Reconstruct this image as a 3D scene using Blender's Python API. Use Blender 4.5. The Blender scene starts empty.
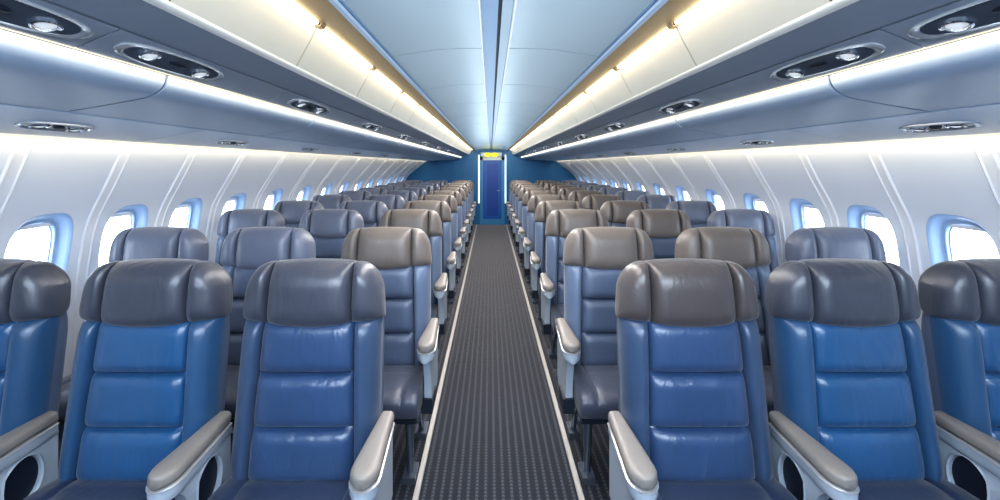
import bpy, math, random
from mathutils import Vector
random.seed(4)
S = bpy.context.scene
COL = S.collection
PI = math.pi
E = 1.5            # eye height
CX = 0.03          # centre line of the cabin
YN, YF = 2.1, 10.6  # reference section, rear bulkhead
Y0 = -1.2          # front end of the modelled cabin

# ------------------------------------------------------------------ materials
def newmat(name):
    m = bpy.data.materials.new(name); m.use_nodes = True
    nt = m.node_tree
    return m, nt, nt.nodes['Principled BSDF']

def L(nt, a, b): nt.links.new(a, b)

def mat(name, col, rough=0.5, metal=0.0, noise=0.0, scale=8.0, bump=0.0, bscale=60.0, spec=0.5, coat=0.0, emit=None, es=0.0):
    m, nt, p = newmat(name)
    p.inputs['Base Color'].default_value = (*col, 1)
    p.inputs['Roughness'].default_value = rough
    p.inputs['Metallic'].default_value = metal
    p.inputs['Specular IOR Level'].default_value = spec
    p.inputs['Coat Weight'].default_value = coat
    p.inputs['Coat Roughness'].default_value = 0.2
    tc = nt.nodes.new('ShaderNodeTexCoord')
    n = nt.nodes.new('ShaderNodeTexNoise'); n.inputs['Scale'].default_value = scale; n.inputs['Detail'].default_value = 4
    L(nt, tc.outputs['Object'], n.inputs['Vector'])
    mx = nt.nodes.new('ShaderNodeMix'); mx.data_type = 'RGBA'
    mx.inputs['A'].default_value = (*[c * (1 - noise) for c in col], 1)
    mx.inputs['B'].default_value = (*[min(1, c * (1 + noise)) for c in col], 1)
    L(nt, n.outputs['Fac'], mx.inputs['Factor']); L(nt, mx.outputs['Result'], p.inputs['Base Color'])
    if bump:
        n2 = nt.nodes.new('ShaderNodeTexNoise'); n2.inputs['Scale'].default_value = bscale; n2.inputs['Detail'].default_value = 3
        L(nt, tc.outputs['Object'], n2.inputs['Vector'])
        b = nt.nodes.new('ShaderNodeBump'); b.inputs['Strength'].default_value = bump; b.inputs['Distance'].default_value = 0.01
        L(nt, n2.outputs['Fac'], b.inputs['Height']); L(nt, b.outputs['Normal'], p.inputs['Normal'])
    if emit:
        p.inputs['Emission Color'].default_value = (*emit, 1); p.inputs['Emission Strength'].default_value = es
    return m

def leather(name, col, rough=0.4, wrinkle=0.25):
    """grained leather: fine pebble grain plus soft wide wrinkles"""
    m, nt, p = newmat(name)
    p.inputs['Roughness'].default_value = rough
    p.inputs['Specular IOR Level'].default_value = 0.55
    p.inputs['Sheen Weight'].default_value = 0.15
    tc = nt.nodes.new('ShaderNodeTexCoord')
    oi = nt.nodes.new('ShaderNodeObjectInfo')
    ad = nt.nodes.new('ShaderNodeVectorMath'); ad.operation = 'ADD'
    sc = nt.nodes.new('ShaderNodeVectorMath'); sc.operation = 'SCALE'
    L(nt, oi.outputs['Location'], sc.inputs[0]); sc.inputs['Scale'].default_value = 3.7
    L(nt, tc.outputs['Object'], ad.inputs[0]); L(nt, sc.outputs[0], ad.inputs[1])
    n = nt.nodes.new('ShaderNodeTexNoise'); n.inputs['Scale'].default_value = 6; n.inputs['Detail'].default_value = 5
    L(nt, ad.outputs[0], n.inputs['Vector'])
    mx = nt.nodes.new('ShaderNodeMix'); mx.data_type = 'RGBA'
    mx.inputs['A'].default_value = (*[c * 0.78 for c in col], 1); mx.inputs['B'].default_value = (*[min(1, c * 1.22) for c in col], 1)
    L(nt, n.outputs['Fac'], mx.inputs['Factor']); L(nt, mx.outputs['Result'], p.inputs['Base Color'])
    v = nt.nodes.new('ShaderNodeTexVoronoi'); v.inputs['Scale'].default_value = 330
    L(nt, tc.outputs['Object'], v.inputs['Vector'])
    mp = nt.nodes.new('ShaderNodeMapping'); mp.inputs['Scale'].default_value = (14, 14, 5)
    L(nt, ad.outputs[0], mp.inputs['Vector'])
    w = nt.nodes.new('ShaderNodeTexNoise'); w.inputs['Scale'].default_value = 1.0; w.inputs['Detail'].default_value = 2; w.inputs['Distortion'].default_value = 1.2
    L(nt, mp.outputs[0], w.inputs['Vector'])
    b1 = nt.nodes.new('ShaderNodeBump'); b1.inputs['Strength'].default_value = wrinkle; b1.inputs['Distance'].default_value = 0.012
    L(nt, w.outputs['Fac'], b1.inputs['Height'])
    b2 = nt.nodes.new('ShaderNodeBump'); b2.inputs['Strength'].default_value = 0.12; b2.inputs['Distance'].default_value = 0.002
    L(nt, v.outputs['Distance'], b2.inputs['Height']); L(nt, b1.outputs[0], b2.inputs['Normal'])
    L(nt, b2.outputs[0], p.inputs['Normal'])
    return m

def emission(name, col, s):
    m = bpy.data.materials.new(name); m.use_nodes = True
    nt = m.node_tree; nt.nodes.clear()
    o = nt.nodes.new('ShaderNodeOutputMaterial'); e = nt.nodes.new('ShaderNodeEmission')
    e.inputs['Color'].default_value = (*col, 1); e.inputs['Strength'].default_value = s
    L(nt, e.outputs[0], o.inputs['Surface'])
    return m

def glass(name, tint):
    m = bpy.data.materials.new(name); m.use_nodes = True
    nt = m.node_tree; nt.nodes.clear()
    o = nt.nodes.new('ShaderNodeOutputMaterial')
    t = nt.nodes.new('ShaderNodeBsdfTransparent'); t.inputs['Color'].default_value = (*tint, 1)
    g = nt.nodes.new('ShaderNodeBsdfGlossy'); g.inputs['Roughness'].default_value = 0.05
    x = nt.nodes.new('ShaderNodeMixShader'); x.inputs[0].default_value = 0.06
    L(nt, t.outputs[0], x.inputs[1]); L(nt, g.outputs[0], x.inputs[2]); L(nt, x.outputs[0], o.inputs['Surface'])
    return m

def carpet_mat():
    m, nt, p = newmat('woven_carpet')
    p.inputs['Roughness'].default_value = 0.85; p.inputs['Specular IOR Level'].default_value = 0.25
    p.inputs['Sheen Weight'].default_value = 0.7; p.inputs['Sheen Roughness'].default_value = 0.35; p.inputs['Sheen Tint'].default_value = (1, .88, .80, 1)  # warm sheen brightens the far carpet in place of overhead light
    tc = nt.nodes.new('ShaderNodeTexCoord'); sx = nt.nodes.new('ShaderNodeSeparateXYZ')
    L(nt, tc.outputs['Object'], sx.inputs[0])
    def math_(op, a, b=None):
        n = nt.nodes.new('ShaderNodeMath'); n.operation = op
        for i, v in enumerate((a, b)):
            if v is None: continue
            if isinstance(v, (int, float)): n.inputs[i].default_value = v
            else: L(nt, v, n.inputs[i])
        return n.outputs[0]
    # rows of little chevrons running along the cabin
    fx = math_('FRACT', math_('MULTIPLY', sx.outputs['X'], 1 / 0.040))
    dx = math_('ABSOLUTE', math_('SUBTRACT', fx, 0.5))
    zig = math_('ABSOLUTE', math_('SUBTRACT', math_('FRACT', math_('MULTIPLY', sx.outputs['Y'], 1 / 0.022)), 0.5))
    line = math_('SMOOTH_MIN', math_('MULTIPLY', math_('SUBTRACT', 0.22, dx), 9), 1.0); nt.nodes[-1].inputs[2].default_value = 0.1
    line = math_('MAXIMUM', line, 0.0)
    chev = math_('GREATER_THAN', math_('FRACT', math_('ADD', math_('MULTIPLY', sx.outputs['Y'], 1 / 0.022), math_('MULTIPLY', dx, 2.2))), 0.5)
    fac = math_('MULTIPLY', line, math_('ADD', math_('MULTIPLY', chev, 0.75), 0.25))
    n = nt.nodes.new('ShaderNodeTexNoise'); n.inputs['Scale'].default_value = 180; n.inputs['Detail'].default_value = 2
    L(nt, tc.outputs['Object'], n.inputs['Vector'])
    mx = nt.nodes.new('ShaderNodeMix'); mx.data_type = 'RGBA'
    mx.inputs['A'].default_value = (0.013, 0.017, 0.027, 1); mx.inputs['B'].default_value = (0.10, 0.112, 0.14, 1)
    f2 = math_('MULTIPLY', fac, math_('ADD', math_('MULTIPLY', n.outputs['Fac'], 0.9), 0.2))
    L(nt, f2, mx.inputs['Factor']); L(nt, mx.outputs['Result'], p.inputs['Base Color'])
    b = nt.nodes.new('ShaderNodeBump'); b.inputs['Strength'].default_value = 0.4; b.inputs['Distance'].default_value = 0.004
    L(nt, n.outputs['Fac'], b.inputs['Height']); L(nt, b.outputs[0], p.inputs['Normal'])
    return m

M = dict(
    head=leather('taupe_leather', (0.122, 0.106, 0.100), 0.40, 0.22),
    head_b=leather('grey_blue_leather', (0.042, 0.048, 0.070), 0.32, 0.3),
    blue=leather('blue_leather', (0.024, 0.056, 0.132), 0.30, 0.40),
    vivid=leather('vivid_blue_leather', (0.014, 0.075, 0.185), 0.29, 0.40),
    vivid_s=leather('vivid_blue_side_leather', (0.018, 0.066, 0.15), 0.32, 0.14),
    blue_s=leather('blue_side_leather', (0.028, 0.056, 0.115), 0.33, 0.12),
    navy=leather('navy_leather', (0.011, 0.024, 0.062), 0.38, 0.2),
    slate=leather('slate_leather', (0.070, 0.098, 0.165), 0.38, 0.2),
    slate_s=leather('slate_side_leather', (0.10, 0.14, 0.225), 0.40, 0.1),
    cush=leather('slate_cushion_leather', (0.050, 0.060, 0.095), 0.38, 0.2),
    shell=mat('pale_shell_plastic', (0.42, 0.52, 0.66), 0.35, noise=0.05),
    shell_d=mat('dark_shell_plastic', (0.09, 0.12, 0.19), 0.35, noise=0.05),
    head_d=leather('dark_taupe_leather', (0.058, 0.050, 0.053), 0.33, 0.35),
    head_c=leather('window_lit_leather', (0.105, 0.125, 0.185), 0.36, 0.2),  # headrest leather with the window light mixed into its colour
    arm=mat('armrest_plastic', (0.33, 0.38, 0.45), 0.38, noise=0.05),
    pad=mat('armrest_pad', (0.20, 0.185, 0.178), 0.42, noise=0.06, bump=0.1, bscale=300),
    bead=mat('bright_bead', (0.50, 0.51, 0.53), 0.35, 0.5),
    dark=mat('dark_plastic', (0.012, 0.018, 0.032), 0.4),
    metal=mat('leg_metal', (0.16, 0.19, 0.24), 0.35, 0.7),
    wall=mat('wall_panel_plastic', (0.68, 0.73, 0.83), 0.42, noise=0.03, scale=1.5),
    rib=mat('wall_rib_plastic', (0.74, 0.77, 0.84), 0.3, noise=0.03),
    reveal=mat('window_reveal_plastic', (0.33, 0.46, 0.68), 0.3),
    ceil=mat('ceiling_panel_plastic', (0.48, 0.555, 0.61), 0.32, noise=0.06, scale=1.2),
    chan=mat('ceiling_channel_blue', (0.16, 0.26, 0.42), 0.35),
    chan2=mat('ceiling_channel_grey', (0.33, 0.41, 0.50), 0.35),
    black=mat('dark_gap', (0.008, 0.009, 0.014), 0.6),
    trim=mat('pale_trim', (0.55, 0.65, 0.78), 0.3),
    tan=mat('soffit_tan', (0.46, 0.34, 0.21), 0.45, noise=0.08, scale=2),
    seam=mat('seam_brown', (0.06, 0.045, 0.03), 0.6),
    cream=mat('bin_cream', (0.62, 0.57, 0.48), 0.36, noise=0.03),
    lip=mat('bin_lip_plastic', (0.82, 0.78, 0.72), 0.3),
    under=mat('bin_underside_plastic', (0.22, 0.255, 0.325), 0.35, noise=0.06, scale=1.0),
    psu=mat('service_panel_plastic', (0.27, 0.31, 0.385), 0.35, noise=0.05, scale=2),
    bin=mat('rounded_bin_plastic', (0.32, 0.405, 0.54), 0.42, noise=0.08, scale=1.2),
    low=mat('lower_panel_plastic', (0.36, 0.46, 0.62), 0.34, noise=0.05, scale=2),
    housing=mat('lamp_housing', (0.13, 0.16, 0.21), 0.2, 0.5),
    bezel=mat('lamp_bezel', (0.55, 0.58, 0.62), 0.22, 0.6),
    chrome=mat('lamp_chrome', (0.8, 0.82, 0.85), 0.12, 1.0),
    lens=mat('lamp_lens', (0.55, 0.6, 0.66), 0.1, 0.2, emit=(0.9, 0.95, 1), es=0.35),
    warm=emission('warm_cove_light', (1.0, 0.84, 0.52), 4.5),
    slot=emission('cream_slot_light', (1.0, 0.88, 0.66), 1.0),
    wash=emission('wall_wash_light', (1.0, 0.88, 0.66), 0.9),
    strip=emission('door_strip_light', (0.75, 0.92, 1.0), 1.5),
    yellow=emission('yellow_lens', (0.85, 0.85, 0.04), 1.6),
    bulk=mat('bulkhead_blue', (0.012, 0.13, 0.31), 0.45, noise=0.15, scale=2),
    door=mat('door_blue', (0.006, 0.10, 0.40), 0.4, noise=0.1),
    doorp=mat('door_panel_blue', (0.003, 0.055, 0.30), 0.4),
    dframe=mat('door_frame_blue', (0.05, 0.22, 0.42), 0.35),
    lintel=mat('door_lintel', (0.55, 0.60, 0.62), 0.4),
    track=mat('aisle_track_metal', (0.60, 0.58, 0.56), 0.35, 0.5),
    pane=glass('window_pane_glass', (0.93, 0.97, 1.0)),
    carpet=carpet_mat(),
)

# ------------------------------------------------------------------ mesh helpers
def obj(name, verts, faces, m, parent=None, smooth=True, ang=40):
    me = bpy.data.meshes.new(name)
    me.from_pydata(verts, [], faces); me.materials.append(m)
    import bmesh
    bm = bmesh.new(); bm.from_mesh(me); bmesh.ops.recalc_face_normals(bm, faces=bm.faces); bm.to_mesh(me); bm.free()
    if smooth:
        me.polygons.foreach_set('use_smooth', [True] * len(me.polygons))
        me.set_sharp_from_angle(angle=math.radians(ang))
    me.update()
    o = bpy.data.objects.new(name, me); COL.objects.link(o)
    if parent: o.parent = parent
    return o

def empty(name, loc=(0, 0, 0)):
    o = bpy.data.objects.new(name, None); COL.objects.link(o); o.location = loc; o.empty_display_size = 0.1
    return o

def tag(o, label=None, cat=None, group=None, kind=None):
    if label: o['label'] = label
    if cat: o['category'] = cat
    if group: o['group'] = group
    if kind: o['kind'] = kind
    return o

def struct(o): o['kind'] = 'structure'; return o

def ring_loft(rings, cap=True, closed=True):
    """rings: list of equal-length point lists"""
    v = [p for r in rings for p in r]; n = len(rings[0]); f = []
    for i in range(len(rings) - 1):
        for j in range(n if closed else n - 1):
            k = (j + 1) % n
            f.append((i * n + j, i * n + k, (i + 1) * n + k, (i + 1) * n + j))
    if cap:
        f.append(tuple(range(n))); f.append(tuple((len(rings) - 1) * n + j for j in range(n)))
    return v, f

def box(x0, x1, y0, y1, z0, z1):
    v = [(x, y, z) for x in (x0, x1) for y in (y0, y1) for z in (z0, z1)]
    return v, [(0, 1, 3, 2), (4, 6, 7, 5), (0, 4, 5, 1), (2, 3, 7, 6), (0, 2, 6, 4), (1, 5, 7, 3)]

def join(*vf):
    V, F = [], []
    for v, f in vf:
        b = len(V); V += list(v); F += [tuple(i + b for i in q) for q in f]
    return V, F

def tube(p0, p1, r, n=12, r1=None):
    p0, p1 = Vector(p0), Vector(p1); d = (p1 - p0).normalized()
    a = d.orthogonal().normalized(); b = d.cross(a); r1 = r if r1 is None else r1
    R = [[tuple(p + (a * math.cos(2 * PI * i / n) + b * math.sin(2 * PI * i / n)) * q) for i in range(n)] for p, q in ((p0, r), (p1, r1))]
    return ring_loft(R)

def spline(P, n=5):
    """Catmull-Rom through tuples"""
    out = []
    for i in range(len(P) - 1):
        a, b, c, d = P[max(i - 1, 0)], P[i], P[i + 1], P[min(i + 2, len(P) - 1)]
        for k in range(n):
            t = k / n
            out.append(tuple(0.5 * (2 * b[j] + (c[j] - a[j]) * t + (2 * a[j] - 5 * b[j] + 4 * c[j] - d[j]) * t * t + (3 * b[j] - a[j] - 3 * c[j] + d[j]) * t ** 3) for j in range(len(b))))
    out.append(tuple(P[-1]))
    return out

# ------------------------------------------------------------------ camera
cam = bpy.data.cameras.new('camera'); co = bpy.data.objects.new('camera', cam); COL.objects.link(co)
co.location = (0, 0, E); co.rotation_euler = (PI / 2, 0, 0)
cam.sensor_width = 36; cam.lens = 36 * 420 / 1000; cam.shift_x = 0.010; cam.shift_y = -0.085
cam.clip_start = 0.02; cam.clip_end = 100
S.camera = co

# ------------------------------------------------------------------ the shell of the cabin
def sec(side, w, z, Y, sf, sfz=None):
    """a point of the cabin section: half-width w and height z above the eye at the reference section; the section narrows to sf at the rear"""
    t = (Y - YN) / (YF - YN)
    s = 1 - (1 - sf) * t
    sz = s if sfz is None else 1 - (1 - sfz) * t
    return (CX + side * w * s, Y, E + z * sz)

def offs(P, th):
    """offset an open (w,z,..) polyline away from the cabin (to its left when walking outwards)"""
    out = []
    for i, p in enumerate(P):
        a, b = P[max(i - 1, 0)], P[min(i + 1, len(P) - 1)]
        dx, dz = b[0] - a[0], b[1] - a[1]; l = math.hypot(dx, dz) or 1
        out.append((p[0] - dz / l * th, p[1] + dx / l * th, *p[2:]))
    return out

def strip(name, P, ya, yb, side, th, m, parent=None, ang=35, ny=None):
    """P: (w, z, sf) running outwards; extruded from ya to yb with thickness th on the hidden side"""
    Q = offs(P, th); loop = P + Q[::-1]
    ny = ny or 1
    rings = [[sec(side, p[0], p[1], ya + (yb - ya) * i / ny, p[2]) for p in loop] for i in range(ny + 1)]
    v, f = ring_loft(rings)
    if parent:
        l = parent.location; v = [(x - l.x, y - l.y, z - l.z) for x, y, z in v]
    return obj(name, v, f, m, parent, ang=ang)

SB = 0.60  # rear scale of the ceiling structures
W = lambda *pts: [(w, z, SB) for w, z in pts]

v, f = box(-2.35, 2.4, Y0, YF + 0.1, -0.05, 0.0)
struct(obj('floor', v, f, M['carpet'], smooth=False))

# dark backing shell, added unseen behind every panel to stop light leaks
B = [(0.0, .70), (.62, .69), (.87, .69), (1.02, .50), (1.2, .46), (1.31, .42), (1.66, .27)]
for s_, nm in ((-1, 'ceiling_backing'), (1, 'ceiling_backing')):
    pts = [(w, z, SB) for w, z in B] + [(2.05, .22, .82), (2.3, .05, .95)]
    strip(nm, pts, Y0, YF, s_, 0.03, M['black'])['kind'] = 'structure'

CE = [Y0, -.2, .6, 1.4, 2.31, 3.2, 3.98, 4.75, 5.5, 6.25, 7.0, 7.75, 8.5, 9.25, 10.0, YF]
for s_ in (-1, 1):
    for a, b in zip(CE, CE[1:]):
        struct(strip('ceiling', spline(W((.078, .648), (.30, .642), (.57, .603)), 6), a + .005, b - .005, s_, .02, M['ceil']))
    struct(strip('trim_1', W((.066, .650), (.069, .641), (.076, .641), (.078, .650)), Y0, YF, s_, .004, M['lip']))
    struct(strip('trim_2', W((.571, .604), (.573, .597), (.580, .597), (.583, .606)), Y0, YF, s_, .004, M['chan']))
    struct(strip('trim_3', W((.583, .600), (.586, .588), (.606, .586), (.612, .600), (.612, .622)), Y0, YF, s_, .004, M['trim']))
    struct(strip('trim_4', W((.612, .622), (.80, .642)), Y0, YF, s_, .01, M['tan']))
    struct(strip('trim_5', spline(W((.905, .447), (.907, .437), (.918, .430), (.936, .430)), 4), Y0, YF, s_, .006, M['lip']))
    struct(strip('trim_6', spline(W((.938, .432), (1.00, .418), (1.085, .393)), 5), Y0, YF, s_, .01, M['under']))
    struct(strip('trim_7', W((1.227, .343), (1.229, .339), (1.236, .337)), Y0, YF, s_, .004, M['slot']))
# central channel of the ceiling
for a, b, z, m in ((-.066, .005, .655, 'chan'), (.005, .021, .672, 'black'), (.021, .066, .655, 'chan2')):
    struct(strip('trim_8', [(a, z, SB), (b, z, SB)], Y0, YF, 1, .008, M[m]))

ORD = ['nearest', 'second', 'third', 'fourth', 'fifth', 'sixth', 'seventh', 'eighth', 'ninth', 'tenth', 'eleventh', 'twelfth', 'thirteenth', 'fourteenth', 'fifteenth', 'sixteenth']
SD = {-1: 'left', 1: 'right'}

# service panels between the bins, with seams beside the lamps
PS = [Y0, .2, .78, 1.26, 2.22, 3.30, 4.42, 5.52, 6.6, 7.7, 8.8, 9.8, YF]
for s_ in (-1, 1):
    for a, b in zip(PS, PS[1:]):
        struct(strip('trim_9', spline(W((1.097, .391), (1.16, .366), (1.224, .338)), 3), a + .003, b - .003, s_, .012, M['psu']))

# cream overhead bins with a cove light over each
BN = [-.25, .48, 1.20, 1.92, 2.68, 3.42, 4.06, 4.74, 5.45, 6.18, 6.9, 7.63, 8.36, 9.1, 9.85, YF - .01]
for s_ in (-1, 1):
    k = 0
    for a, b in zip(BN, BN[1:]):
        vis = a > .3
        c = sec(s_, .85, .53, (a + b) / 2, SB)
        t = empty('overhead_bin', c)
        strip('bin_door', spline(W((.812, .634), (.838, .575), (.878, .500), (.906, .447)), 5), a + .005, b - .005, s_, .02, M['cream'], t)
        strip('edge_gasket', [(p[0] + .003, p[1] + .003, p[2]) for p in spline(W((.812, .634), (.838, .575), (.878, .500), (.906, .447)), 5)], b - .0045, b + .0045, s_, .012, M['seam'], t)
        tag(t, f'cream overhead bin under the warm light, {ORD[k]} along the {SD[s_]} side', 'overhead bin', 'cream overhead bins')
        c = sec(s_, .80, .628, (a + b) / 2, SB)
        g = empty('cove_light', c)
        strip('tube', spline(W((.790, .636), (.794, .627), (.806, .625), (.812, .634)), 3), a + .035, b - .035, s_, .006, M['warm'], g)
        for yy in (a + .003, b - .023):
            strip('end_bracket', W((.782, .639), (.788, .622), (.808, .620), (.814, .634)), yy, yy + .02, s_, .006, M['tan'], g)
        tag(g, f'warm cove light tube above the cream bins, {ORD[k]} along the {SD[s_]} side', 'light', 'warm cove lights')
        k += 1

# rounded lower bins, bright along their top edge
LB = [-.8, .42, 1.60, 2.78, 3.84, 4.95, 6.1, 7.25, 8.4, 9.5, YF - .01]
PB = spline(W((1.232, .334), (1.238, .300), (1.262, .272), (1.313, .250), (1.45, .224), (1.603, .199)), 5)
for s_ in (-1, 1):
    for k, (a, b) in enumerate(zip(LB, LB[1:])):
        t = empty('outboard_bin', sec(s_, 1.4, .26, (a + b) / 2, SB))
        strip('bin_shell', PB, a + .007, b - .007, s_, .02, M['bin'], t, ny=3)
        strip('end_gasket', [(p[0] + .004, p[1] + .006, p[2]) for p in PB], b - .007, b + .007, s_, .012, M['housing'], t)
        tag(t, f'pale blue rounded bin above the windows, {ORD[k]} along the {SD[s_]} side', 'bin', 'rounded bins over the windows')
    LP = [Y0, 1.2, 2.3, 3.3, 4.4, 5.5, 6.6, 7.7, 8.8, 9.8, YF]
    for a, b in zip(LP, LP[1:]):
        struct(strip('trim_10', [(1.612, .194, .62), (1.80, .158, .72), (1.985, .122, .82)], a + .003, b - .003, s_, .012, M['low']))
    struct(strip('trim_11', [(1.962, .1215, .82), (1.978, .1185, .82)], Y0, YF, s_, .003, M['wash']))

# ---- lamp units
def plane_frame(side, A, B, Y):
    """centre, across (outwards) and normal (into the cabin) of a panel between section points A and B at Y"""
    a, b = Vector(sec(side, A[0], A[1], Y, A[2])), Vector(sec(side, B[0], B[1], Y, B[2]))
    u = (b - a).normalized(); a2, b2 = Vector(sec(side, A[0], A[1], Y + .1, A[2])), Vector(sec(side, B[0], B[1], Y + .1, B[2]))
    vv = ((a2 + b2) / 2 - (a + b) / 2).normalized()
    n = u.cross(vv).normalized()
    if n.z > 0: n = -n
    return (a + b) / 2, u, vv, n

def dish(c, u, v, n, ru, rv, prof, N=28, ex=2.6):
    """a stack of superellipse rings; prof: (scale, height along n)"""
    R = []
    for s, h in prof:
        r = []
        for i in range(N):
            a = 2 * PI * i / N; ca, sa = math.cos(a), math.sin(a)
            x = math.copysign(abs(ca) ** (2 / ex), ca); y = math.copysign(abs(sa) ** (2 / ex), sa)
            r.append(tuple(c + u * (x * ru * s) + v * (y * rv * s) + n * h))
        R.append(r)
    return ring_loft(R)

def lamp_unit(side, A, B, Y, rl, rw, nlens, label, group, cat='lamp', name='reading_lamp'):
    c, u, v, n = plane_frame(side, A, B, Y)
    q_ = 1 - .4 * max(0, Y - YN) / (YF - YN); rw *= q_
    t = empty(name, c); z = Vector((0, 0, 0))
    vf = dish(z, u, v, n, rw, rl, [(1.0, -.004), (1.0, .004), (.96, .008), (.90, .006), (.86, .001), (.86, -.002)])
    obj('bezel', *vf, M['bezel'], t)
    vf = dish(z, u, v, n, rw * .86, rl * .86, [(1.0, .003), (.8, .0035), (.3, .004), (.05, .004)])
    obj('housing', *vf, M['housing'], t)
    for k in range(nlens):
        q = (k - (nlens - 1) / 2) * rl * 1.05 / max(1, nlens - 1) if nlens > 1 else 0
        cc = v * q + u * (rw * .12 * (1 if k % 2 else -1))
        rr = rw * .50
        vf = dish(cc, u, v, n, rr, rr * 1.35, [(1.0, .003), (1.0, .010), (.86, .013), (.74, .010), (.70, .006)], 22, 2)
        o = obj('lamp_ring', *vf, M['chrome'], t)
        vf = dish(cc, u, v, n, rr * .70, rr * .95, [(1.0, .005), (.8, .009), (.4, .012), (.08, .013)], 20, 2)
        obj('lens', *vf, M['lens'], o)
    vf = dish(v * 0 - u * (rw * .1), u, v, n, rw * .22, rl * .16, [(1, .004), (1, .010), (.7, .013), (.1, .013)], 14, 2)
    obj('switch', *vf, M['dark'], t)
    tag(t, label, cat, group)

for s_ in (-1, 1):
    for k, y in enumerate([1.0, 1.555, 2.58, 3.72, 4.8, 5.9, 7.0, 8.1, 9.2]):
        lamp_unit(s_, (1.097, .391, SB), (1.224, .338, SB), y, .235, .054, 2,
                  f'oval reading lamp panel between the bins, {ORD[k]} along the {SD[s_]} side', 'reading lamps between the bins')
    for k, y in enumerate([1.74, 2.82, 3.9, 5.0, 6.1, 7.2]):
        lamp_unit(s_, (1.67, .183, .65), (1.93, .133, .79), y, .14, .05, 2,
                  f'small flush lamp panel just above the windows, {ORD[k]} along the {SD[s_]} side', 'flush lamps above the windows')

# ---- side walls with windows
WP = [(1.98, .12, .82), (2.08, -.10, .91), (2.175, -.30, .97), (2.215, -.48, .98), (2.24, -.70, .98), (2.24, -1.0, .98), (2.22, -1.30, .98), (2.20, -1.5, .98)]
WS = spline([(z, w, sf) for w, z, sf in WP], 8)   # ordered by falling z
def wallpt(side, Y, z, inw=0.0):
    z = min(z, WS[0][0] - 1e-6)
    for i in range(len(WS) - 1):
        z0, z1 = WS[i][0], WS[i + 1][0]
        if z <= z0 and z >= z1 or i == len(WS) - 2:
            t = (z - z0) / (z1 - z0)
            w = WS[i][1] + (WS[i + 1][1] - WS[i][1]) * t; sf = WS[i][2] + (WS[i + 1][2] - WS[i][2]) * t
            break
    x, y, _ = sec(side, w, 0, Y, sf)
    zt = z - (.018 * (Y - YN) / (YF - YN) * max(0, (z + .3) / .42))
    return (x - side * inw, Y, E + zt)

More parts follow.
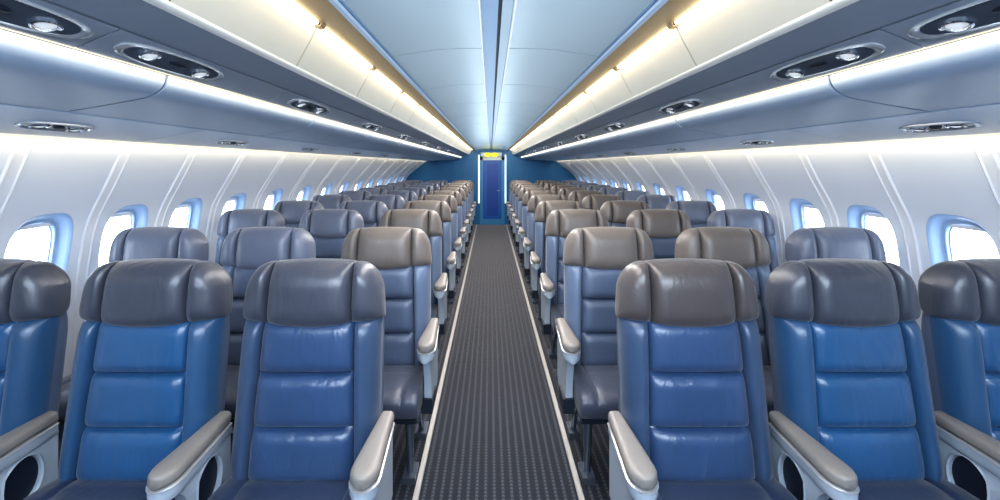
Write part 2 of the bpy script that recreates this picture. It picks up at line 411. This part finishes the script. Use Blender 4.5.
ZT, ZB = .12, -1.5
WC = [1.46, 1.95, 2.41, 2.89, 3.43, 4.05, 4.70, 5.34, 5.98, 6.62, 7.26, 7.9, 8.54, 9.18, 9.82]
wn = 0
for s_ in (-1, 1):
    C = [c * 1.02 + (.04 if s_ < 0 else 0) for c in WC]
    BD = [C[0] - .24] + [(a + b) / 2 for a, b in zip(C, C[1:])] + [C[-1] + .32]
    nm = 'wall_left' if s_ < 0 else 'wall_right'
    # plain stretches at both ends
    for a, b in ((Y0, BD[0]), (BD[-1], YF)):
        zs = [ZT + (ZB - ZT) * i / 30 for i in range(31)]
        v, f = ring_loft([[wallpt(s_, a, z) for z in zs], [wallpt(s_, b, z) for z in zs]], cap=False, closed=False)
        struct(obj(nm, v, f, M['wall']))
    for i, yc in enumerate(C):
        a, b = BD[i], BD[i + 1]
        hw, hh, zc = .150, .215, -.452
        N = 48
        def se(k, sx, sz):
            an = 2 * PI * (k + .5) / N; c_, q = math.cos(an), math.sin(an); ex = 3.0
            return math.copysign(abs(c_) ** (2 / ex), c_) * sx, math.copysign(abs(q) ** (2 / ex), q) * sz
        # wall panel: rings between the rectangle of the bay and the rounded opening
        rings = []
        for t in [0, .12, .25, .38, .5, .62, .74, .86, 1.0]:
            r = []
            for k in range(N):
                an = 2 * PI * (k + .5) / N; c_, q = math.cos(an), math.sin(an)
                m_ = max(abs(c_), abs(q)); px, pz = c_ / m_, q / m_
                oy = yc + (px * (b - yc) if px > 0 else px * (yc - a))
                oz = zc + (pz * (ZT - zc) if pz > 0 else pz * (zc - ZB))
                iy, iz = se(k, hw, hh)
                r.append(wallpt(s_, oy + (yc + iy - oy) * t, oz + (zc + iz - oz) * t))
            rings.append(r)
        v, f = ring_loft(rings, cap=False)
        # the corners of the bay, cut by the ring of rays
        struct(obj(nm, v, f, M['wall'], ang=60))
        wn += 1
        wd = empty(f'window_{wn}', (0, 0, 0)); wd['kind'] = 'structure'
        rings = []
        for sx, sz, inw in ((hw + .002, hh + .002, .001), (hw - .004, hh - .004, -.002), (hw - .012, hh - .012, -.014), (hw - .022, hh - .022, -.040), (hw - .03, hh - .03, -.046),
                            (hw - .040, hh - .040, -.044), (hw - .043, hh - .043, -.046), (hw - .046, hh - .046, -.056), (hw - .052, hh - .052, -.058)):
            rings.append([wallpt(s_, yc + se(k, sx, sz)[0], zc + se(k, sx, sz)[1], inw) for k in range(N)])
        v, f = ring_loft(rings, cap=False)
        obj('window_reveal', v, f, M['reveal'], wd, ang=35)
        rings = [[wallpt(s_, yc + se(k, (hw - .048) * q, (hh - .048) * q)[0], zc + se(k, (hw - .048) * q, (hh - .048) * q)[1], -.054) for k in range(N)] for q in (1, .6, .2)]
        v, f = ring_loft(rings, cap=False); f.append(tuple(range(2 * N, 3 * N)))
        obj('window_glass', v, f, M['pane'], wd)
        # edge of the raised shade at the head of the opening
        pts = []
        zs = [zc + hh - .048, zc + hh - .068]
        hx = hw - .066
        v = [wallpt(s_, yc + sx * hx, z, -.053 + d) for d in (0, .006) for z in zs for sx in (-1, 1)]
        obj('window_shade', v, [(0, 1, 3, 2), (4, 5, 7, 6), (0, 1, 5, 4), (2, 3, 7, 6), (0, 2, 6, 4), (1, 3, 7, 5)], M['rib'], wd, smooth=False)
    # corner-filling backing just outside the panels is not needed: ribs cover every joint
    for bi, yb in enumerate(BD):
        prof = [(-.034, -.004), (-.031, .007), (-.026, .010), (-.021, .003), (.021, .003), (.026, .010), (.031, .007), (.034, -.004)]
        rings = [[wallpt(s_, yb + dy, ZT + (ZB - ZT) * i / 40, d) for dy, d in prof] for i in range(41)]
        v, f = ring_loft(rings, cap=True)
        struct(obj('trim_12', v, f, M['rib'], ang=50))
    # dado strip along the floor
    rings = [[wallpt(s_, y, z, d) for z, d in ((-1.36, 0), (-1.36, .012), (-1.5, .012))] for y in (Y0, YF)]
    v, f = ring_loft(rings, cap=False, closed=False)
    struct(obj('baseboard_left' if s_ < 0 else 'baseboard_right', v, f, M['under']))

# ---- plain unseen partition behind the viewer, added to shut out sky light
v, f = box(-2.4, 2.45, Y0 - .06, Y0, 0, 2.45); struct(obj('wall_front', v, f, M['wall'], smooth=False))
# ---- rear bulkhead with the door
dx0, dx1, dz = -.255, .365, 1.70
for a, b, z0, z1 in ((-2.3, dx0, 0, 2.3), (dx1, 2.36, 0, 2.3), (dx0, dx1, dz, 2.3)):
    v, f = box(a, b, YF, YF + .06, z0, z1); struct(obj('wall_rear', v, f, M['bulk'], smooth=False))
dr = empty('door_1', (.055, YF, 0)); dr['kind'] = 'structure'
def dbox(name, x0, x1, y0, y1, z0, z1, m, par=dr):
    v, f = box(x0, x1, y0, y1, z0, z1); return obj(name, v, f, M[m], par, smooth=False)
dbox('door_frame', -.31, -.235, -.05, .03, 0, 1.70, 'dframe'); dbox('door_frame', .235, .31, -.05, .03, 0, 1.70, 'dframe')
dbox('door_lintel', -.31, .31, -.05, .03, 1.62, 1.70, 'lintel')
dbox('door_threshold', -.235, .235, -.04, .03, 0, .13, 'dframe')
dp = dbox('door_leaf', -.235, .235, .0, .03, .13, 1.62, 'door')
o = dbox('door_panel', -.13, .15, -.008, .0, .22, 1.53, 'doorp', dp)
dbox('door_molding', -.15, -.13, -.014, .0, .2, 1.55, 'door', dp); dbox('door_molding', .15, .17, -.014, .0, .2, 1.55, 'door', dp)
o = obj('door_handle', *join(tube((.19, -.0, .85), (.19, -.03, .85), .01), tube((.19, -.03, .85), (.12, -.03, .85), .008)), M['bezel'], dp)
for x0, l in ((-.335, 'left'), (.335, 'right')):
    t = empty('door_light', (.055 + x0, YF - .03, 0))
    obj('diffuser', *box(-.014, .014, -.02, .0, .55, 1.74), M['strip'], t, smooth=False)
    obj('mount', *box(-.022, .022, .0, .03, .52, 1.77), M['lintel'], t, smooth=False)
    tag(t, f'tall thin white light strip along the {l} edge of the blue door', 'light')
t = empty('exit_light', (.03, YF - .12, 1.755))
obj('backplate', *box(-.26, .26, .03, .115, -.045, .055), M['lintel'], t, smooth=False)
for x in (-.085, .085):
    R = [[(x + math.cos(2 * PI * i / 24) * .085 * q, y, math.sin(2 * PI * i / 24) * .05 * q) for i in range(24)] for q, y in ((1, .03), (1, .0), (.9, -.015), (.5, -.025), (.1, -.027))]
    obj('lens', *ring_loft(R), M['yellow'], t)
tag(t, 'yellow twin-lens light glowing on the lintel above the blue rear door', 'light')

# ---- aisle tracks on the floor
for x in (-.335, .412):
    rings = [[(x + dx, y, z) for dx, z in ((-.014, 0), (-.011, .006), (.011, .006), (.014, 0))] for y in (Y0, YF - .06)]
    struct(obj('trim_13', *ring_loft(rings), M['track'], smooth=False))

# ------------------------------------------------------------------ seats
def cosp(n):
    return [math.sin(PI / 2 * (-1 + 2 * i / n)) for i in range(n + 1)]

def rec(z):            # front face of the backrest (local y; the sitter looks towards -y)
    return -.035 + (z - .46) * .135

def pillow(xf, zf, bulge, thick, nx, nz, pa=5, pb=6, yadd=lambda a, b: 0, gro=lambda a, b, z: 0, uni=False):
    As, Bs = cosp(nx), ([-1 + 2 * i / nz for i in range(nz + 1)] if uni else cosp(nz))
    F, K = [], []
    for b in Bs:
        for a in As:
            x, z = xf(a, b), zf(a, b)
            e = math.sqrt(max(0, 1 - abs(a) ** pa)) * math.sqrt(max(0, 1 - abs(b) ** pb))
            y = rec(z) + yadd(a, b)
            F.append((x, y - bulge * e + gro(a, b, z) * e, z))
            K.append((x * .985, y + thick * (.35 + .65 * e), z))
    n, m = nx + 1, nz + 1; o = n * m; f = []
    for j in range(nz):
        for i in range(nx):
            q = j * n + i
            f.append((q, q + 1, q + n + 1, q + n)); f.append((o + q, o + q + n, o + q + n + 1, o + q + 1))
    for i in range(nx):
        f.append((i, o + i, o + i + 1, i + 1)); q = nz * n + i; f.append((q, q + 1, o + q + 1, o + q))
    for j in range(nz):
        q = j * n; f.append((q, q + n, o + q + n, o + q)); q = j * n + nx; f.append((q, o + q, o + q + n, q + n))
    return F + K, f

def lerp(a, b, t): return a + (b - a) * t
SEAMS = (.785, .612)

def back_center():
    def gro(a, b, z):
        g = 0
        for s in SEAMS:
            d = abs(z - s)
            g += .026 * math.exp(-(d / .006) ** 2) + .015 * math.exp(-(d / .022) ** 2)
        return min(g, .042)
    return pillow(lambda a, b: a * lerp(.180, .158, (b + 1) / 2), lambda a, b: lerp(.445, .955, (b + 1) / 2), .043, .03, 14, 90, 8, 14, gro=gro, uni=True)

def bolster(s):
    def xf(a, b):
        t = (a + 1) / 2; h = (b + 1) / 2
        return s * lerp(lerp(.180, .158, h), lerp(.250, .243, h), t)
    def zf(a, b):
        t = (a + 1) / 2
        return lerp(.43, .960 + .0 * t, (b + 1) / 2)
    return pillow(xf, zf, .048, .05, 12, 26, 4.0, 12, yadd=lambda a, b: .045 * ((a + 1) / 2) ** 2.2 - .0)

def head_pad():
    def zf(a, b):
        top = 1.156 - .006 * a * a; bot = .932 + .014 * a * a
        return lerp(bot, top, (b + 1) / 2)
    return pillow(lambda a, b: a * (.148 - .006 * (b + 1) / 2), zf, .064, .07, 18, 20, 7, 4.2, yadd=lambda a, b: .012 * max(0, b) ** 3)

def head_wing(s):
    def xf(a, b):
        t = (a + 1) / 2; h = (b + 1) / 2
        return s * (lerp(.146, .252, t) - .012 * h * t)
    def zf(a, b):
        t = (a + 1) / 2
        return lerp(.948 + .004 * t, 1.150 - .088 * t ** 2.8, (b + 1) / 2)
    return pillow(xf, zf, .052, .075, 14, 18, 4.0, 4.0, yadd=lambda a, b: .040 * ((a + 1) / 2) ** 2)

def shell_back():
    rings = []
    for i in range(17):
        z = lerp(.30, .962, i / 16)
        hw = .249 - .009 * max(0, (z - .44) / .52)
        y = rec(z) + .035; d = .085 - max(0, z - .90) * .3
        r = []
        for dx, dy in ((-1, -.0), (-1, .55), (-.93, .9), (-.75, 1), (.75, 1), (.93, .9), (1, .55), (1, 0)):
            r.append((dx * hw, y + dy * d, z))
        rings.append(r)
    return ring_loft(rings)

def cushion(hw=.247):
    base = [(.02, .44), (-.08, .462), (-.19, .470), (-.28, .474), (-.34, .468), (-.376, .445), (-.386, .41), (-.376, .372), (-.35, .352), (-.28, .345), (-.12, .345), (.0, .345)]
    P = spline(base, 4)
    cy, cz = -.18, .40
    xs = [-1, -.99, -.96, -.90, -.80, -.735, -.715, -.70, -.685, -.66, -.5, -.25, 0, .25, .5, .66, .685, .70, .715, .735, .80, .90, .96, .99, 1]
    R = []
    for x in xs:
        e = math.sqrt(max(0, 1 - abs(x) ** 9)); k = lerp(.86, 1.0, e)
        g = .008 * math.exp(-((abs(x) - .70) / .022) ** 2)
        rise = .003 if abs(x) > .72 else 0
        r = []
        for y, z in P:
            top = max(0, min(1, (z - .40) / .04))
            gl = .010 * math.exp(-((y + .13) / .010) ** 2) if abs(x) < .69 else 0
            r.append((x * hw, cy + (y - cy) * lerp(.96, 1, e), cz + (z - cz) * k + top * (rise * e - g - gl)))
        R.append(r)
    return ring_loft(R)

AXO = .271
ARM = dict(dz=0.0, ln=.376)      # height offset and length of the armrest being built
def arm_hw(y, grow=0.0, w0=.024, w1=.045):
    t = (.03 - y) / ARM['ln']
    hw = lerp(w0, w1, min(1, t * 1.1))
    nose = .03 - ARM['ln'] + .062
    if y < nose: hw *= math.sqrt(max(.03, 1 - ((nose - y) / .0635) ** 2))
    return hw + grow
def arm_ys(): 
    e = .03 - ARM['ln']
    return [.03, 0, lerp(.03, e, .3), lerp(.03, e, .55), e + .08, e + .06, e + .04, e + .022, e + .010, e + .003, e]

def arm_pad(s):
    R = []; N = 22; ys = arm_ys(); dz = ARM['dz']
    for k, y in enumerate(ys):
        hw = arm_hw(y)
        sh = 1 if k < 7 else (.97, .90, .80, .7)[k - 7]
        r = []
        for i in range(N):
            a = 2 * PI * i / N; c_, q = math.cos(a), math.sin(a)
            x = math.copysign(abs(c_) ** .6, c_) * hw; zz = math.copysign(abs(q) ** .6, q)
            r.append((s * AXO + x, y, .640 + dz + (zz * .027 * sh if zz > 0 else zz * .010)))
        R.append(r)
    return ring_loft(R)

def arm_bead(s, z0, z1, grow):
    R = []
    for y in arm_ys():
        hw = arm_hw(y, grow); yy = y - grow * (y < 0)
        R.append([(s * AXO + x * hw, yy, z + ARM['dz']) for x, z in ((-.93, z0), (-1, z0 + .002), (-1, z1 - .002), (-.93, z1), (.93, z1), (1, z1 - .002), (1, z0 + .002), (.93, z0))])
    return ring_loft(R)

def arm_beam(s):
    """plastic beam under the pad; deep at the front, rounded"""
    R = []; dz = ARM['dz']
    for y in arm_ys():
        hw = arm_hw(y, .001, .022); zt = .620 + dz; zb = .578 + dz
        r = []
        for x, z in ((-1, zt), (1, zt), (1, lerp(zt, zb, .45)), (.88, lerp(zt, zb, .8)), (.6, zb), (-.6, zb), (-.88, lerp(zt, zb, .8)), (-1, lerp(zt, zb, .45))):
            r.append((s * AXO + x * hw, y, z))
        R.append(r)
    return ring_loft(R)

def side_panel(s, hole=True):
    th = .017; cx = s * AXO; dz = ARM['dz']; e = .376 - ARM['ln']
    if hole:
        poly = [(.035, .60 + dz), (-.30 + e, .590 + dz), (-.235 + e * .7, .545 + dz), (-.195 + e * .3, .48), (-.19 + e * .3, .36), (.035, .36)]
    else:
        poly = [(.035, .61 + dz), (-.305 + e, .595 + dz), (-.27 + e, .52), (-.25 + e, .44), (-.24 + e, .33), (.035, .33)]
    cy, cz, ry, rz = -.075, .488 + dz * .7, .056, .074
    N = 36
    outer, ell = [], []
    for i in range(N):
        a = 2 * PI * i / N; dy, dzz = math.cos(a), math.sin(a)
        best = 9
        for (y1, z1), (y2, z2) in zip(poly, poly[1:] + poly[:1]):
            ex, ez = y2 - y1, z2 - z1; den = dy * ez - dzz * ex
            if abs(den) < 1e-9: continue
            t = ((y1 - cy) * ez - (z1 - cz) * ex) / den; u = ((y1 - cy) * dzz - (z1 - cz) * dy) / den
            if t > 0 and -1e-6 <= u <= 1 + 1e-6: best = min(best, t)
        outer.append((cy + dy * best, cz + dzz * best)); ell.append((cy + dy * ry, cz + dzz * rz))
    if not hole:
        R = [[(cx + k, y, z) for y, z in outer] for k in (-th, th)]
        return ring_loft(R)
    R = []
    for q, k in ((0, -th), (.84, -th), (.93, -th * 1.25), (1.0, -th * .9), (1.0, th * .9), (.93, th * 1.25), (.84, th), (0, th)):
        R.append([(cx + k, lerp(o[0], e_[0], q), lerp(o[1], e_[1], q)) for o, e_ in zip(outer, ell)])
    v, f = ring_loft(R, cap=False); n = N; b = 7 * n
    for j in range(n): f.append((j, (j + 1) % n, b + (j + 1) % n, b + j))
    return v, f

def oval_insert(s):
    cx = s * AXO
    R = [[(cx + k, -.075 + math.cos(2 * PI * i / 30) * .0555 * q, .488 + ARM['dz'] * .7 + math.sin(2 * PI * i / 30) * .0735 * q) for i in range(30)] for k, q in ((-.004, .2), (-.006, 1), (.006, 1), (.004, .2))]
    return ring_loft(R)

def build_armrest(t, s, outer):
    """outer: beside the aisle, closed side panel with a bracket below; else the panel has an oval recess"""
    a = obj('armrest', *arm_beam(s), M['arm'], t, ang=30)
    obj('arm_pad', *arm_pad(s), M['pad'], a, ang=60)
    obj('pad_bead', *arm_bead(s, .6200, .6260, .0025), M['bead'], a)
    obj('side_panel', *side_panel(s, not outer), M['arm'], a, ang=30)
    if outer:
        obj('bracket', *box(s * AXO - .03, s * AXO + .022, -.225, -.10, .30, .37), M['dark'], a, smooth=False)
    else:
        obj('oval_recess', *oval_insert(s), M['dark'], a)

def build_seat(style, arms):
    """arms: list of (side, outer)"""
    c, b, h, q = dict(front=('vivid', 'vivid_s', 'head_b', 'navy'), frontaisle=('blue', 'blue_s', 'head_b', 'navy'), frontdark=('blue', 'blue_s', 'head_d', 'navy'), warm=('slate', 'slate_s', 'head', 'cush'), cool=('slate', 'slate_s', 'head_c', 'cush'))[style]
    t = empty('airline_seat')
    ARM.update(dict(dz=-.033, ln=.315) if style.startswith('front') else dict(dz=.004, ln=.345))
    k = obj('backrest', *back_center(), M[c], t, ang=70)
    for s in (-1, 1): obj('bolster', *bolster(s), M[b], k, ang=70)
    hd = obj('headrest', *head_pad(), M[h], t, ang=70)
    for s in (-1, 1): obj('headrest_wing', *head_wing(s), M[h], hd, ang=70)
    obj('back_shell', *shell_back(), M['shell_d' if style.startswith('front') else 'shell'], t, ang=40)
    obj('seat_cushion', *cushion(), M[q], t, ang=60)
    obj('seat_pan', *box(-.235, .235, -.33, .06, .315, .35), M['dark'], t, smooth=False)
    for y in (-.26, -.02): obj('seat_beam', *tube((-.24, y, .30), (.24, y, .30), .022), M['metal'], t)
    for s in (-1, 1):
        p = join(tube((s * .19, -.26, .30), (s * .19, -.23, .03), .022, 10, .016), ring_loft([[(s * .19 + x, y, z) for x, y in ((-.03, -.28), (.03, -.28), (.03, -.17), (-.03, -.17))] for z in (0, .03)]))
        obj('leg', *p, M['metal'], t)
        p = join(tube((s * .19, -.02, .30), (s * .19, .10, .03), .022, 10, .016), ring_loft([[(s * .19 + x, y, z) for x, y in ((-.03, .05), (.03, .05), (.03, .16), (-.03, .16))] for z in (0, .03)]))
        obj('leg', *p, M['metal'], t)
    for s, o in arms: build_armrest(t, s, o)
    return t

def copy_tree(o, parent=None):
    c = o.copy(); COL.objects.link(c); c.parent = parent
    for ch in list(o.children): copy_tree(ch, c)
    return c

ROWY = [1.45, 2.25, 3.20, 4.0, 4.8, 5.6, 6.4, 7.2, 8.0, 8.8, 9.55]
XS = {-1: dict(aisle=-.620, middle=-1.235, window=-1.86), 1: dict(aisle=.680, middle=1.315, window=1.955)}
X1 = {-1: dict(aisle=-.632, middle=-1.205, window=-1.815), 1: dict(aisle=.710, middle=1.275, window=1.85)}
XR = {2: {-1: dict(aisle=-.572, middle=-1.225, window=-1.83), 1: dict(aisle=.655, middle=1.285, window=1.91)}}
ROWN = ['front row', 'second row', 'third row', 'fourth row', 'fifth row', 'sixth row', 'seventh row', 'eighth row', 'ninth row', 'tenth row', 'last row']
proto = {}
for r, y in enumerate(ROWY):
    for s in (-1, 1):
        for pos in ('aisle', 'middle', 'window'):
            style = (('frontdark' if s > 0 else 'frontaisle') if pos == 'aisle' else 'front') if r == 0 else ('cool' if pos == 'window' or (pos == 'middle' and s < 0) else 'warm')
            arms = [(-s, pos == 'aisle')]
            key = (style, s, pos)
            if key not in proto:
                t = proto[key] = build_seat(style, arms)
            else:
                t = copy_tree(proto[key])
            X = X1 if r == 0 else XR.get(r + 1, XS)
            x = X[s][pos]
            if pos != 'aisle' and r > 3: x -= s * (.015 if pos == 'window' else .007) * (r - 3)
            t.location = (x, y, 0)
            colr = {'front': 'blue leather', 'frontdark': 'dark blue leather', 'frontaisle': 'dark blue leather', 'warm': 'slate leather', 'cool': 'slate blue leather'}[style]
            hd = {'front': 'grey-blue', 'frontdark': 'dark taupe', 'frontaisle': 'grey-blue', 'warm': 'taupe', 'cool': 'grey-blue'}[style]
            tag(t, f'{colr} {pos} seat with {hd} headrest, {SD[s]} of the aisle, {ROWN[r]}', 'seat', f'airline seats {SD[s]} of the aisle')

# ------------------------------------------------------------------ light
def area(name, loc, rot, sx, sy, col, p):
    l = bpy.data.lights.new(name, 'AREA'); l.shape = 'RECTANGLE'; l.size = sx; l.size_y = sy; l.color = col; l.energy = p
    o = bpy.data.objects.new(name, l); COL.objects.link(o); o.location = loc; o.rotation_euler = rot
    return o
area('front_fill', (.03, -.6, 2.0), (PI / 2 - .55, 0, 0), 3.0, .5, (.74, .87, 1.0), 92)
area('aisle_fill', (.03, 5.3, 1.93), (0, 0, 0), .35, 9.0, (1.0, .93, .86), 110)  # added lamp without a fixture, brightens seat tops along the aisle
area('ceiling_fill', (.03, 4.5, 1.55), (PI, 0, 0), .5, 10, (.75, .90, 1.0), 26)  # unseen upward lamp hanging in the aisle, added to lift the ceiling
area('bulkhead_fill', (.03, 9.7, 1.80), (PI / 2 - .35, 0, 0), 2.4, .1, (.85, .95, 1.0), 5)  # unseen lamp added only to brighten the rear wall
def line_light(name, side, P, aim, wid, col, p):
    """a long lamp along section point P=(w,z,sf), shining towards the section direction aim=(dw,dz)"""
    a, b = Vector(sec(side, P[0], P[1], .1, P[2])), Vector(sec(side, P[0], P[1], YF - .1, P[2]))
    y = (b - a).normalized(); d = Vector((side * aim[0], 0, aim[1])); d = (d - y * d.dot(y)).normalized()
    z = -d; x = y.cross(z)
    from mathutils import Matrix
    l = bpy.data.lights.new(name, 'AREA'); l.shape = 'RECTANGLE'; l.size = wid; l.size_y = (b - a).length; l.color = col; l.energy = p
    o = bpy.data.objects.new(name, l); COL.objects.link(o)
    m = Matrix((x, y, z)).transposed().to_4x4(); m.translation = (a + b) / 2; o.matrix_world = m
for s_ in (-1, 1):
    line_light('wall_wash', s_, (1.925, .110, .82), (.45, -1), .03, (1.0, .84, .54), 8.5)
    line_light('bin_wash', s_, (1.205, .325, SB), (1.0, -.9), .02, (1.0, .80, .50), 6)
    line_light('cove_wash', s_, (.775, .615, SB), (.55, -1), .02, (1.0, .86, .64), 8)

w = bpy.data.worlds.new('bright_sky'); S.world = w; w.use_nodes = True
nt = w.node_tree; bg = nt.nodes['Background']
tc = nt.nodes.new('ShaderNodeTexCoord'); sx = nt.nodes.new('ShaderNodeSeparateXYZ'); L(nt, tc.outputs['Generated'], sx.inputs[0])
cr = nt.nodes.new('ShaderNodeValToRGB'); cr.color_ramp.elements[0].position = .35; cr.color_ramp.elements[0].color = (.80, .88, .95, 1)
cr.color_ramp.elements[1].position = .75; cr.color_ramp.elements[1].color = (.78, .90, 1, 1)
L(nt, sx.outputs['Z'], cr.inputs[0]); L(nt, cr.outputs[0], bg.inputs['Color']); bg.inputs['Strength'].default_value = 7.0

S.view_settings.view_transform = 'Standard'
S.view_settings.look = 'Medium High Contrast'
S.view_settings.exposure = 0.28
S.cycles.use_denoising = True
S.cycles.max_bounces = 8
S.cycles.sample_clamp_indirect = 4.0
